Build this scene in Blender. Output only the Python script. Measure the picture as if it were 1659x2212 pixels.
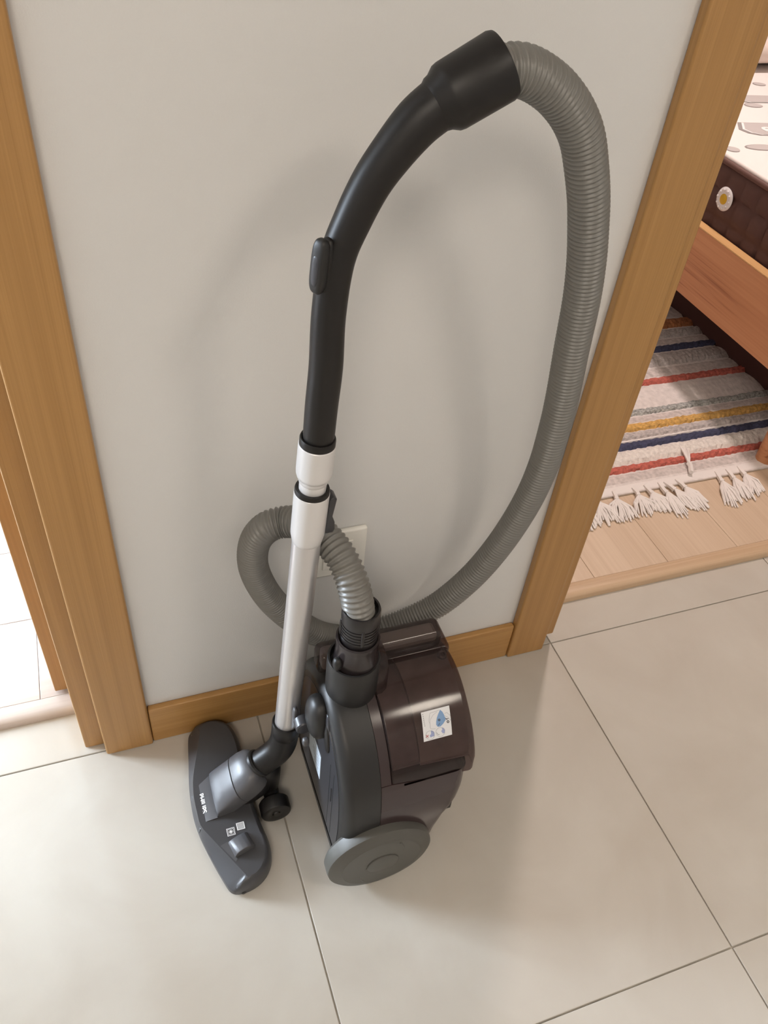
import bpy, bmesh, math, random
from mathutils import Vector, Matrix
random.seed(7)
scene = bpy.context.scene
for _o in list(bpy.data.objects):
    bpy.data.objects.remove(_o)
COL = scene.collection
PI = math.pi

# ------------------------------------------------------------------ camera
F_PX = 1775.35
R = [[0.94129503, -0.3266767, 0.08512346],
     [-0.16635252, -0.66826986, -0.72508084],
     [0.29375246, 0.66835449, -0.68338259]]
CAM_H = 1.295
cam_data = bpy.data.cameras.new('camera')
cam_data.sensor_fit = 'VERTICAL'
cam_data.sensor_height = 36.0
cam_data.sensor_width = 27.0
cam_data.lens = F_PX / 2212.0 * 36.0
cam_data.clip_start = 0.02
cam = bpy.data.objects.new('camera', cam_data)
COL.objects.link(cam)
cam.matrix_world = Matrix(((R[0][0], -R[1][0], -R[2][0], 0.0),
                           (R[0][1], -R[1][1], -R[2][1], 0.0),
                           (R[0][2], -R[1][2], -R[2][2], CAM_H),
                           (0, 0, 0, 1)))
scene.camera = cam

# ------------------------------------------------------------------ world, exposure, large lights
world = bpy.data.worlds.new('world')
scene.world = world
world.use_nodes = True
world.node_tree.nodes['Background'].inputs[0].default_value = (0.75, 0.85, 1.0, 1)
world.node_tree.nodes['Background'].inputs[1].default_value = 0.3
vs = scene.view_settings
vs.view_transform = 'Standard'
vs.look = 'None'
vs.gamma = 1.0
vs.use_curve_mapping = False
vs.exposure = -0.06
scene.cycles.use_denoising = True
scene.cycles.max_bounces = 8
scene.cycles.diffuse_bounces = 5
scene.cycles.glossy_bounces = 4
scene.cycles.transparent_max_bounces = 12
scene.cycles.caustics_reflective = False
scene.cycles.caustics_refractive = False

HALL_LAMP = (-0.60, -1.05)
HALL_W, HALL_COL = 22.0, (1.0, 0.885, 0.755)
HALL_LAMP_2 = (1.15, -0.75)
HALL_W_2 = 12.5
BED_LAMP = (1.66, 2.15, 2.40)
BED_W, BED_COL = 38.0, (1.0, 0.83, 0.77)
WIN_W, WIN_COL = 620.0, (0.74, 0.86, 1.0)


def area_light(name, loc, direction, sx, sy, power, color, parent=None):
    ld = bpy.data.lights.new(name, 'AREA')
    ld.shape = 'RECTANGLE'
    ld.size, ld.size_y = sx, sy
    ld.energy = power
    ld.color = color
    o = bpy.data.objects.new(name, ld)
    COL.objects.link(o)
    o.rotation_euler = Vector(direction).to_track_quat('-Z', 'Y').to_euler()
    if parent:
        o.parent = parent
        o.location = Vector(loc) - parent.location
    else:
        o.location = loc
    return o


# ------------------------------------------------------------------ materials
def new_mat(name):
    m = bpy.data.materials.new(name)
    m.use_nodes = True
    return m, m.node_tree, m.node_tree.nodes['Principled BSDF']


def plain(name, col, rough=0.5, metal=0.0, spec=0.5, coat=0.0, bump=0.0, bscale=800.0, var=0.0, vscale=30.0):
    m, nt, b = new_mat(name)
    b.inputs['Base Color'].default_value = (*col, 1)
    b.inputs['Roughness'].default_value = rough
    b.inputs['Metallic'].default_value = metal
    b.inputs['Specular IOR Level'].default_value = spec
    b.inputs['Coat Weight'].default_value = coat
    b.inputs['Coat Roughness'].default_value = 0.15
    geo = nt.nodes.new('ShaderNodeNewGeometry')
    if bump:
        n = nt.nodes.new('ShaderNodeTexNoise')
        n.inputs['Scale'].default_value = bscale
        n.inputs['Detail'].default_value = 3
        nt.links.new(geo.outputs['Position'], n.inputs['Vector'])
        bp = nt.nodes.new('ShaderNodeBump')
        bp.inputs['Strength'].default_value = bump
        bp.inputs['Distance'].default_value = 0.001
        nt.links.new(n.outputs['Fac'], bp.inputs['Height'])
        nt.links.new(bp.outputs['Normal'], b.inputs['Normal'])
    if var:
        n = nt.nodes.new('ShaderNodeTexNoise')
        n.inputs['Scale'].default_value = vscale
        n.inputs['Detail'].default_value = 4
        nt.links.new(geo.outputs['Position'], n.inputs['Vector'])
        r = nt.nodes.new('ShaderNodeValToRGB')
        r.color_ramp.elements[0].position = 0.3
        r.color_ramp.elements[1].position = 0.7
        r.color_ramp.elements[0].color = (*[c * (1 - var) for c in col], 1)
        r.color_ramp.elements[1].color = (*[min(1, c * (1 + var)) for c in col], 1)
        nt.links.new(n.outputs['Fac'], r.inputs['Fac'])
        nt.links.new(r.outputs['Color'], b.inputs['Base Color'])
    return m


def wood(name, c1, c2, axis='z', fine=260.0, rough=0.42, length=2.0, rings=0.0, c3=None, per_object=False):
    """straight grain: noise squeezed along one world axis"""
    m, nt, b = new_mat(name)
    geo = nt.nodes.new('ShaderNodeNewGeometry')
    mp = nt.nodes.new('ShaderNodeMapping')
    sc = {'x': (length, fine, fine), 'y': (fine, length, fine), 'z': (fine, fine, length)}[axis]
    mp.inputs['Scale'].default_value = sc
    src = geo.outputs['Position']
    if per_object:
        oi = nt.nodes.new('ShaderNodeObjectInfo')
        mul = nt.nodes.new('ShaderNodeMath'); mul.operation = 'MULTIPLY'; mul.inputs[1].default_value = 13.0
        nt.links.new(oi.outputs['Random'], mul.inputs[0])
        add = nt.nodes.new('ShaderNodeVectorMath'); add.operation = 'ADD'
        nt.links.new(src, add.inputs[0]); nt.links.new(mul.outputs[0], add.inputs[1])
        src = add.outputs[0]
    nt.links.new(src, mp.inputs['Vector'])
    n1 = nt.nodes.new('ShaderNodeTexNoise')
    n1.inputs['Scale'].default_value = 1.0
    n1.inputs['Detail'].default_value = 4
    n1.inputs['Roughness'].default_value = 0.6
    nt.links.new(mp.outputs['Vector'], n1.inputs['Vector'])
    mp2 = nt.nodes.new('ShaderNodeMapping')
    mp2.inputs['Scale'].default_value = tuple(v * (0.13 if v == fine else 0.5) for v in sc)
    nt.links.new(src, mp2.inputs['Vector'])
    n2 = nt.nodes.new('ShaderNodeTexNoise')
    n2.inputs['Scale'].default_value = 1.0
    n2.inputs['Detail'].default_value = 3
    n2.inputs['Distortion'].default_value = rings
    nt.links.new(mp2.outputs['Vector'], n2.inputs['Vector'])
    mix = nt.nodes.new('ShaderNodeMath'); mix.operation = 'MULTIPLY_ADD'
    mix.inputs[1].default_value = 0.55
    nt.links.new(n2.outputs['Fac'], mix.inputs[0])
    m2 = nt.nodes.new('ShaderNodeMath'); m2.operation = 'MULTIPLY'; m2.inputs[1].default_value = 0.45
    nt.links.new(n1.outputs['Fac'], m2.inputs[0])
    nt.links.new(m2.outputs[0], mix.inputs[2])
    r = nt.nodes.new('ShaderNodeValToRGB')
    r.color_ramp.elements[0].position = 0.36
    r.color_ramp.elements[1].position = 0.64
    r.color_ramp.elements[0].color = (*c1, 1)
    r.color_ramp.elements[1].color = (*c2, 1)
    if c3:
        e = r.color_ramp.elements.new(0.43)
        e.color = (*c3, 1)
    nt.links.new(mix.outputs[0], r.inputs['Fac'])
    nt.links.new(r.outputs['Color'], b.inputs['Base Color'])
    b.inputs['Roughness'].default_value = rough
    bp = nt.nodes.new('ShaderNodeBump')
    bp.inputs['Strength'].default_value = 0.12
    bp.inputs['Distance'].default_value = 0.001
    nt.links.new(n1.outputs['Fac'], bp.inputs['Height'])
    nt.links.new(bp.outputs['Normal'], b.inputs['Normal'])
    return m


def tinted(name, tint, surf, fac=0.5, rough=0.12):
    """smoked clear plastic: part see-through (tinted), part dark glossy surface"""
    m, nt, b = new_mat(name)
    b.inputs['Base Color'].default_value = (*surf, 1)
    b.inputs['Roughness'].default_value = rough
    b.inputs['Specular IOR Level'].default_value = 0.6
    tr = nt.nodes.new('ShaderNodeBsdfTransparent')
    tr.inputs['Color'].default_value = (*tint, 1)
    mx = nt.nodes.new('ShaderNodeMixShader')
    mx.inputs[0].default_value = fac
    out = nt.nodes['Material Output']
    nt.links.new(tr.outputs[0], mx.inputs[1])
    nt.links.new(b.outputs[0], mx.inputs[2])
    nt.links.new(mx.outputs[0], out.inputs['Surface'])
    return m


M = {}
M['wall'] = plain('wall_paint', (0.71, 0.71, 0.705), 0.75, bump=0.25, bscale=500)
M['white_wall'] = plain('white_paint', (0.78, 0.76, 0.72), 0.8)
M['ceiling'] = plain('ceiling_paint', (0.8, 0.79, 0.76), 0.9)
M['grout'] = plain('grout', (0.42, 0.385, 0.33), 0.8, bump=0.4, bscale=300, var=0.2, vscale=20)
M['wood_v'] = wood('beech_vertical', (0.365, 0.190, 0.060), (0.465, 0.258, 0.092), 'z', 600, 0.38)
M['wood_h'] = wood('beech_horizontal', (0.385, 0.200, 0.060), (0.48, 0.265, 0.092), 'x', 600, 0.38)
M['plank_y'] = wood('oak_planks', (0.56, 0.42, 0.30), (0.66, 0.52, 0.39), 'y', 190, 0.42, 1.2, 0.6, per_object=True)
M['plank_x'] = wood('pale_planks', (0.46, 0.38, 0.34), (0.58, 0.50, 0.46), 'x', 90, 0.42, 1.2, 0.6, per_object=True)
M['nosing'] = wood('oak_nosing', (0.50, 0.34, 0.21), (0.64, 0.48, 0.33), 'x', 220, 0.4, 1.5, 0.8)
M['nosing_pale'] = wood('pale_nosing', (0.46, 0.38, 0.33), (0.56, 0.48, 0.43), 'x', 220, 0.4, 1.5, 0.8)
M['bed_wood'] = wood('bed_oak', (0.30, 0.105, 0.042), (0.60, 0.29, 0.14), 'y', 120, 0.42, 1.3, 1.2, c3=(0.50, 0.22, 0.10))
M['bed_edge'] = wood('bed_edge', (0.60, 0.34, 0.14), (0.68, 0.42, 0.19), 'y', 200, 0.4)
M['dark'] = plain('charcoal_plastic', (0.019, 0.0188, 0.019), 0.42, spec=0.42, bump=0.06, bscale=2500)
M['under'] = plain('underside_plastic', (0.034, 0.034, 0.039), 0.34, bump=0.05, bscale=2000)
M['black'] = plain('black_plastic', (0.010, 0.009, 0.009), 0.42)
M['handle'] = plain('handle_plastic', (0.010, 0.0088, 0.0085), 0.42, spec=0.4, bump=0.05, bscale=3000)
M['nozzle'] = plain('nozzle_plastic', (0.055, 0.055, 0.060), 0.38, bump=0.06, bscale=2500)
M['nozzle_l'] = plain('nozzle_light_plastic', (0.085, 0.085, 0.092), 0.36, bump=0.05, bscale=2500)
M['wheel'] = plain('wheel_plastic', (0.085, 0.083, 0.074), 0.45, bump=0.05, bscale=2500)
M['silver'] = plain('silver_tube', (0.66, 0.65, 0.66), 0.28, metal=0.62)
M['pearl'] = plain('pearl_collar', (0.68, 0.67, 0.67), 0.30, metal=0.1)
M['hose'] = plain('hose_grey', (0.19, 0.185, 0.172), 0.34)
M['hose_cuff'] = plain('cuff_black', (0.016, 0.014, 0.015), 0.35)
M['smoke'] = tinted('smoked_plastic', (0.66, 0.56, 0.55), (0.050, 0.036, 0.035), 0.42)
M['smoke_solid'] = plain('smoked_solid', (0.040, 0.026, 0.027), 0.22, spec=0.5)
M['bucket'] = plain('bucket_brown', (0.22, 0.18, 0.16), 0.5, var=0.25, vscale=25)
M['filter'] = plain('filter_dark', (0.15, 0.12, 0.115), 0.6, var=0.3, vscale=35)
M['lid'] = tinted('smoked_lid', (0.72, 0.66, 0.64), (0.070, 0.058, 0.055), 0.40)
M['lid_core'] = plain('lid_core_grey', (0.30, 0.26, 0.24), 0.5)
M['socket'] = tinted('socket_plastic', (0.35, 0.29, 0.30), (0.035, 0.028, 0.030), 0.75, 0.18)
M['sticker'] = plain('sticker_white', (0.78, 0.79, 0.82), 0.4)
M['print_blue'] = plain('print_blue', (0.20, 0.35, 0.60), 0.45)
M['print_lilac'] = plain('print_lilac', (0.33, 0.38, 0.62), 0.45)
M['print_grey'] = plain('print_grey', (0.32, 0.33, 0.36), 0.45)
M['print_dark'] = plain('print_dark', (0.05, 0.06, 0.08), 0.45)
M['print_red'] = plain('print_red', (0.45, 0.06, 0.07), 0.45)
M['rating'] = plain('rating_label', (0.62, 0.70, 0.78), 0.4)
M['white_print'] = plain('white_print', (0.9, 0.9, 0.9), 0.4)
M['plate'] = plain('switch_plate', (0.86, 0.845, 0.79), 0.35)
M['quilt'] = plain('brown_quilt', (0.075, 0.030, 0.024), 0.6, bump=0.3, bscale=900)
M['quilt_pipe'] = plain('brown_piping', (0.11, 0.05, 0.04), 0.6)
M['mattress_top'] = plain('mattress_white', (0.80, 0.76, 0.74), 0.8, bump=0.4, bscale=400)
M['mprint'] = plain('mattress_print', (0.50, 0.47, 0.46), 0.8)
M['mprint_d'] = plain('mattress_print_dark', (0.30, 0.28, 0.27), 0.8)
M['vent_clear'] = plain('vent_clear', (0.72, 0.70, 0.72), 0.12, spec=0.7)
M['vent_gold'] = plain('vent_gold', (0.62, 0.40, 0.03), 0.3, metal=0.5)
M['under_bed'] = plain('underbed_dark', (0.050, 0.014, 0.011), 0.8)
M['rug_base'] = plain('rug_cream', (0.70, 0.65, 0.63), 0.95, bump=1.0, bscale=260, var=0.12, vscale=60)
M['rug_rib'] = plain('rug_rib', (0.58, 0.52, 0.50), 0.95, bump=1.0, bscale=350, var=0.2, vscale=90)
M['pile_red'] = plain('pile_red', (0.48, 0.125, 0.095), 0.95, bump=1.0, bscale=250, var=0.3, vscale=120)
M['pile_navy'] = plain('pile_navy', (0.055, 0.060, 0.115), 0.95, bump=1.0, bscale=250, var=0.3, vscale=120)
M['pile_gold'] = plain('pile_gold', (0.60, 0.36, 0.11), 0.95, bump=1.0, bscale=250, var=0.3, vscale=120)
M['pile_grey'] = plain('pile_grey', (0.48, 0.44, 0.43), 0.95, bump=1.0, bscale=250, var=0.25, vscale=120)
M['pile_speck'] = plain('pile_speckled', (0.36, 0.37, 0.36), 0.95, bump=1.0, bscale=250, var=0.5, vscale=160)
M['pile_white'] = plain('pile_white', (0.72, 0.68, 0.64), 0.95, bump=1.0, bscale=250, var=0.15, vscale=120)
M['pile_rust'] = plain('pile_rust', (0.42, 0.17, 0.07), 0.95, bump=1.0, bscale=250, var=0.3, vscale=120)
M['fringe'] = plain('fringe_white', (0.78, 0.74, 0.72), 0.95)
M['pillow'] = plain('pillow_cloth', (0.72, 0.62, 0.56), 0.9, bump=0.3, bscale=300)


def tile_mat():
    m, nt, b = new_mat('porcelain_tile')
    geo = nt.nodes.new('ShaderNodeNewGeometry')
    oi = nt.nodes.new('ShaderNodeObjectInfo')
    mul = nt.nodes.new('ShaderNodeMath'); mul.operation = 'MULTIPLY'; mul.inputs[1].default_value = 7.0
    nt.links.new(oi.outputs['Random'], mul.inputs[0])
    add = nt.nodes.new('ShaderNodeVectorMath'); add.operation = 'ADD'
    nt.links.new(geo.outputs['Position'], add.inputs[0]); nt.links.new(mul.outputs[0], add.inputs[1])
    n = nt.nodes.new('ShaderNodeTexNoise')
    n.inputs['Scale'].default_value = 4.5
    n.inputs['Detail'].default_value = 5
    n.inputs['Roughness'].default_value = 0.55
    n.inputs['Distortion'].default_value = 0.5
    nt.links.new(add.outputs[0], n.inputs['Vector'])
    r = nt.nodes.new('ShaderNodeValToRGB')
    r.color_ramp.elements[0].position = 0.33
    r.color_ramp.elements[1].position = 0.68
    r.color_ramp.elements[0].color = (0.510, 0.475, 0.422, 1)
    r.color_ramp.elements[1].color = (0.570, 0.545, 0.495, 1)
    nt.links.new(n.outputs['Fac'], r.inputs['Fac'])
    nt.links.new(r.outputs['Color'], b.inputs['Base Color'])
    b.inputs['Roughness'].default_value = 0.11
    b.inputs['Specular IOR Level'].default_value = 0.38
    return m


M['tile'] = tile_mat()


# ------------------------------------------------------------------ helpers
def link(name, me, mat, parent=None, kind=None, smooth=False):
    if smooth:
        for p in me.polygons:
            p.use_smooth = True
    if mat is not None and len(me.materials) == 0:
        me.materials.append(M[mat])
    o = bpy.data.objects.new(name, me)
    COL.objects.link(o)
    if parent is not None:
        o.parent = parent
        loc = Vector((0, 0, 0))
        p = parent
        while p is not None:
            loc += p.location
            p = p.parent
        o.location = -loc
    if kind:
        o['kind'] = kind
    return o


def tag(o, label, cat, group=None, kind=None):
    o['label'] = label
    if cat:
        o['category'] = cat
    if group:
        o['group'] = group
    if kind:
        o['kind'] = kind
    return o


def empty(name, loc, label, cat, group=None, kind=None):
    o = bpy.data.objects.new(name, None)
    COL.objects.link(o)
    o.location = loc
    o.empty_display_size = 0.05
    return tag(o, label, cat, group, kind)


def mesh_from(name, verts, faces):
    me = bpy.data.meshes.new(name)
    me.from_pydata([tuple(v) for v in verts], [], faces)
    me.validate()
    bm = bmesh.new(); bm.from_mesh(me)
    bmesh.ops.recalc_face_normals(bm, faces=bm.faces)
    bm.to_mesh(me); bm.free()
    return me


def auto_smooth(me, ang=35):
    me.shade_smooth() if hasattr(me, 'shade_smooth') else None
    try:
        me.set_sharp_from_angle(angle=math.radians(ang))
    except Exception:
        pass
    return me


def box_mesh(name, x0, x1, y0, y1, z0, z1, bev=0.0, seg=2):
    bm = bmesh.new()
    bmesh.ops.create_cube(bm, size=1)
    for v in bm.verts:
        v.co = Vector((x0 + (v.co.x + .5) * (x1 - x0), y0 + (v.co.y + .5) * (y1 - y0), z0 + (v.co.z + .5) * (z1 - z0)))
    if bev:
        bmesh.ops.bevel(bm, geom=bm.edges[:], offset=bev, segments=seg, profile=0.5, affect='EDGES')
    me = bpy.data.meshes.new(name)
    bm.to_mesh(me); bm.free()
    return me


def weighted(o):
    for p in o.data.polygons:
        p.use_smooth = True
    md = o.modifiers.new('weighted_normal', 'WEIGHTED_NORMAL')
    md.keep_sharp = True
    md.weight = 80
    return o


def box(name, x0, x1, y0, y1, z0, z1, mat, parent=None, bev=0.0, kind=None):
    o = link(name, box_mesh(name, x0, x1, y0, y1, z0, z1, bev), mat, parent, kind)
    return weighted(o) if bev else o


def catmull(pts, n):
    """smooth resample of a polyline of tuples (any dimension), n points per span"""
    out = []
    P = [pts[0]] + list(pts) + [pts[-1]]
    for i in range(1, len(P) - 2):
        for k in range(n):
            t = k / n
            a, b, c, d = P[i - 1], P[i], P[i + 1], P[i + 2]
            out.append(tuple(0.5 * (2 * b[j] + (c[j] - a[j]) * t + (2 * a[j] - 5 * b[j] + 4 * c[j] - d[j]) * t * t +
                                    (3 * b[j] - a[j] - 3 * c[j] + d[j]) * t ** 3) for j in range(len(b))))
    out.append(tuple(pts[-1]))
    return out


def sweep_mesh(name, pts, radii, seg=24, cap=True, squash=None, sharp=None):
    """round tube through 3D points with a radius per point"""
    pts = [Vector(p) for p in pts]
    n = len(pts)
    tang = []
    for i in range(n):
        a = pts[max(0, i - 1)]; b = pts[min(n - 1, i + 1)]
        t = b - a
        if t.length < 1e-9:
            t = tang[-1] if tang else Vector((0, 0, 1))
        tang.append(t.normalized())
    up = Vector((0, 1, 0)) if abs(tang[0].y) < 0.9 else Vector((1, 0, 0))
    u = (up - tang[0] * up.dot(tang[0])).normalized()
    verts, faces = [], []
    for i in range(n):
        u = (u - tang[i] * u.dot(tang[i])).normalized()
        w = tang[i].cross(u)
        for k in range(seg):
            a = 2 * PI * k / seg
            ru = radii[i]
            verts.append(pts[i] + u * (math.cos(a) * ru) + w * (math.sin(a) * ru * (squash if squash else 1.0)))
    for i in range(n - 1):
        for k in range(seg):
            k2 = (k + 1) % seg
            faces.append((i * seg + k, i * seg + k2, (i + 1) * seg + k2, (i + 1) * seg + k))
    if cap:
        faces.append(tuple(range(seg))[::-1])
        faces.append(tuple((n - 1) * seg + k for k in range(seg)))
    me = mesh_from(name, verts, faces)
    auto_smooth(me, sharp if sharp else 50)
    return me


def lathe_mesh(name, base, axis, prof, seg=48, sharp=35):
    """revolve (distance along axis, radius) pairs"""
    axis = Vector(axis).normalized()
    up = Vector((0, 0, 1)) if abs(axis.z) < 0.9 else Vector((1, 0, 0))
    u = (up - axis * up.dot(axis)).normalized()
    w = axis.cross(u)
    base = Vector(base)
    verts, faces = [], []
    for (d, r) in prof:
        for k in range(seg):
            a = 2 * PI * k / seg
            verts.append(base + axis * d + u * (math.cos(a) * r) + w * (math.sin(a) * r))
    for i in range(len(prof) - 1):
        for k in range(seg):
            k2 = (k + 1) % seg
            faces.append((i * seg + k, i * seg + k2, (i + 1) * seg + k2, (i + 1) * seg + k))
    faces.append(tuple(range(seg))[::-1])
    faces.append(tuple((len(prof) - 1) * seg + k for k in range(seg)))
    return auto_smooth(mesh_from(name, verts, faces), sharp)


def blob_mesh(name, c, r, p=2.0, nu=24, nv=16, rot=None):
    """superellipsoid"""
    def sg(v, e):
        return math.copysign(abs(v) ** e, v)
    e = 2.0 / p
    verts, faces = [], []
    for i in range(nv + 1):
        t = -PI / 2 + PI * i / nv
        for k in range(nu):
            a = 2 * PI * k / nu
            v = Vector((sg(math.cos(t), e) * sg(math.cos(a), e) * r[0], sg(math.cos(t), e) * sg(math.sin(a), e) * r[1], sg(math.sin(t), e) * r[2]))
            if rot:
                v = rot @ v
            verts.append(v + Vector(c))
    for i in range(nv):
        for k in range(nu):
            k2 = (k + 1) % nu
            faces.append((i * nu + k, i * nu + k2, (i + 1) * nu + k2, (i + 1) * nu + k))
    me = mesh_from(name, verts, faces)
    bm = bmesh.new(); bm.from_mesh(me)
    bmesh.ops.remove_doubles(bm, verts=bm.verts, dist=1e-6)
    bm.to_mesh(me); bm.free()
    return auto_smooth(me, 60)


def text_mesh(name, body, size, xf, bold=0.0, sx=1.0, depth=0.0):
    """lettering as a mesh; xf maps (u, v) of the text plane to a point"""
    cu = bpy.data.curves.new(name, 'FONT')
    cu.body = body
    cu.size = size
    cu.offset = bold
    cu.align_x = 'CENTER'
    cu.align_y = 'CENTER'
    cu.resolution_u = 3
    to = bpy.data.objects.new(name, cu)
    COL.objects.link(to)
    bpy.context.view_layer.update()
    dg = bpy.context.evaluated_depsgraph_get()
    me = bpy.data.meshes.new_from_object(to.evaluated_get(dg))
    bpy.data.objects.remove(to)
    bpy.data.curves.remove(cu)
    for v in me.vertices:
        v.co = Vector(xf(v.co.x * sx, v.co.y))
    me.materials.clear()
    return me


# ------------------------------------------------------------------ the rooms
WALL_Y, WALL_B = 0.828, 0.965
PL_Y = 0.947
CEIL = 2.5
# hall: x -1.7..2.5, y -1.5..WALL_Y ; left room behind the left doorway ; bedroom behind the right doorway
LDX0, LDX1 = -0.93, -0.125
RDX0, RDX1 = 0.757, 1.60
DOOR_H = 2.04


def struct(o, label, cat):
    return tag(o, label, cat, kind='structure')


hall_floor = struct(box('floor', -1.7, 2.5, -1.5, WALL_B - 0.03, -0.03, -0.0035, 'grout'), 'beige tiled hallway floor with thin grey grout joints', 'floor')
T, GAP = 0.6, 0.0021
TX0, TY0 = 0.159, 0.821


def tile_mesh(w, d):
    return box_mesh('tile', GAP / 2, w - GAP / 2, GAP / 2, d - GAP / 2, -0.012, 0.0, 0.0011, 2)


tile_cache = {}
xs = [-1.7] + [TX0 + T * i for i in range(-3, 4)] + [2.5]
ys = [-1.5] + [TY0 + T * i for i in range(-3, 1)] + [WALL_B - 0.03]
for i in range(len(xs) - 1):
    for j in range(len(ys) - 1):
        w, d = round(xs[i + 1] - xs[i], 4), round(ys[j + 1] - ys[j], 4)
        if w < 0.02 or d < 0.02:
            continue
        if (w, d) not in tile_cache:
            me = tile_mesh(w, d)
            me.materials.append(M['tile'])
            tile_cache[(w, d)] = me
        t = bpy.data.objects.new('tile', tile_cache[(w, d)])
        COL.objects.link(t)
        t.parent = hall_floor
        t.location = (xs[i], ys[j], 0)

FZ = 0.012
fb = struct(box('floor_bedroom', 0.35, 3.9, WALL_B - 0.03, 4.2, -0.03, FZ - 0.011, 'grout'), 'light oak plank floor of the bedroom beyond the right doorway', 'floor')
pm = box_mesh('plank', 0.0002, 0.1898, 0.0002, 1.1998, -0.0108, 0.0, 0.0003, 1)
pm.materials.append(M['plank_y'])
for i in range(18):
    off = (i * 0.37) % 1.2
    for k in range(4):
        y0 = WALL_B - 0.03 - 1.2 + off + 1.2 * k
        if y0 > 4.0 or y0 + 1.2 < WALL_B:
            continue
        if y0 < PL_Y:
            me = box_mesh('plank', 0.0004, 0.1896, PL_Y - y0, 1.1996, -0.0108, 0.0, 0.0006, 1)
            me.materials.append(M['plank_y'])
        else:
            me = pm
        p = bpy.data.objects.new('plank', me)
        COL.objects.link(p); p.parent = fb
        p.location = (0.36 + 0.19 * i, y0, FZ)
fl = struct(box('floor_side_room', -3.2, 0.25, WALL_B - 0.03, 4.2, -0.03, FZ - 0.011, 'grout'), 'pale wood plank floor of the bright room beyond the left doorway', 'floor')
pm2 = box_mesh('plank', 0.0004, 1.1996, 0.0004, 0.1896, -0.0108, 0.0, 0.0006, 1)
pm2.materials.append(M['plank_x'])
for i in range(16):
    for k in range(4):
        x0 = -3.2 - 0.6 + (i * 0.41) % 1.2 + 1.2 * k
        if x0 < -3.25 or x0 > 0.2:
            continue
        me = pm2
        if x0 + 1.2 > 0.249:
            me = box_mesh('plank', 0.0004, 0.249 - x0, 0.0004, 0.1896, -0.0108, 0.0, 0.0006, 1)
            me.materials.append(M['plank_x'])
        p = bpy.data.objects.new('plank', me)
        COL.objects.link(p); p.parent = fl
        p.location = (x0, PL_Y + 0.19 * i, FZ)


def nosing(name, x0, x1, label, mat='nosing'):
    prof = [(0.909, 0.0), (0.909, 0.007), (0.9115, 0.0115), (0.916, 0.0145), (0.922, 0.0158), (0.940, 0.0158), (0.9455, 0.0135), (0.9465, 0.0)]
    verts, faces = [], []
    for x in (x0, x1):
        verts += [(x, y, z) for y, z in prof]
    n = len(prof)
    for k in range(n - 1):
        faces.append((k, k + 1, n + k + 1, n + k))
    faces.append(tuple(range(n))); faces.append(tuple(range(n, 2 * n)))
    o = link(name, auto_smooth(mesh_from(name, verts, faces), 50), mat)
    return struct(o, label, 'threshold')


nosing('trim_1', RDX0 - 0.02, RDX1 + 0.02, 'rounded oak threshold strip in front of the bedroom planks')
nosing('trim_2', LDX0 - 0.02, LDX1 + 0.02, 'pale wood threshold strip of the bright left doorway', 'nosing_pale')

# walls
struct(box('wall_back', LDX1 + 0.03, RDX0 - 0.03, WALL_Y, WALL_B, 0, CEIL, 'wall'), 'greige painted wall between the two doorways', 'wall')
struct(box('wall_back_left', -1.7, LDX0 - 0.03, WALL_Y, WALL_B, 0, CEIL, 'wall'), 'greige painted wall beyond the left doorway', 'wall')
struct(box('wall_back_right', RDX1 + 0.03, 2.5, WALL_Y, WALL_B, 0, CEIL, 'wall'), 'greige painted wall beyond the bedroom doorway', 'wall')
struct(box('wall_header_left', LDX0 - 0.03, LDX1 + 0.03, WALL_Y, WALL_B, DOOR_H + 0.04, CEIL, 'wall'), 'wall above the left doorway', 'wall')
struct(box('wall_header_right', RDX0 - 0.03, RDX1 + 0.03, WALL_Y, WALL_B, DOOR_H + 0.04, CEIL, 'wall'), 'wall above the bedroom doorway', 'wall')
struct(box('wall_left', -1.8, -1.7, -1.6, WALL_B, 0, CEIL, 'wall'), 'hallway end wall far off at the left', 'wall')
struct(box('wall_right', 2.5, 2.6, -1.6, WALL_B, 0, CEIL, 'wall'), 'hallway end wall far off at the right', 'wall')
struct(box('wall_front', -1.8, 2.6, -1.6, -1.5, 0, CEIL, 'wall'), 'hallway wall behind the viewer', 'wall')
struct(box('ceiling', -1.8, 2.6, -1.6, WALL_B, CEIL, CEIL + 0.05, 'ceiling'), 'white hallway ceiling', 'ceiling')
# bedroom shell
struct(box('wall_bedroom_back', 0.25, 4.0, 4.2, 4.3, 0, CEIL, 'white_wall'), 'far wall of the bedroom', 'wall')
struct(box('wall_bedroom_right', 3.9, 4.0, WALL_B, 4.2, 0, CEIL, 'white_wall'), 'side wall of the bedroom past the bed', 'wall')
struct(box('wall_partition', 0.25, 0.35, WALL_B, 4.2, 0, CEIL, 'white_wall'), 'partition wall between bedroom and bright side room', 'wall')
struct(box('wall_bedroom_front', 2.5, 4.0, WALL_Y, WALL_B, 0, CEIL, 'white_wall'), 'bedroom wall continuing past the hallway', 'wall')
struct(box('ceiling_bedroom', 0.25, 4.0, WALL_B, 4.3, CEIL, CEIL + 0.05, 'ceiling'), 'white bedroom ceiling', 'ceiling')
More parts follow.
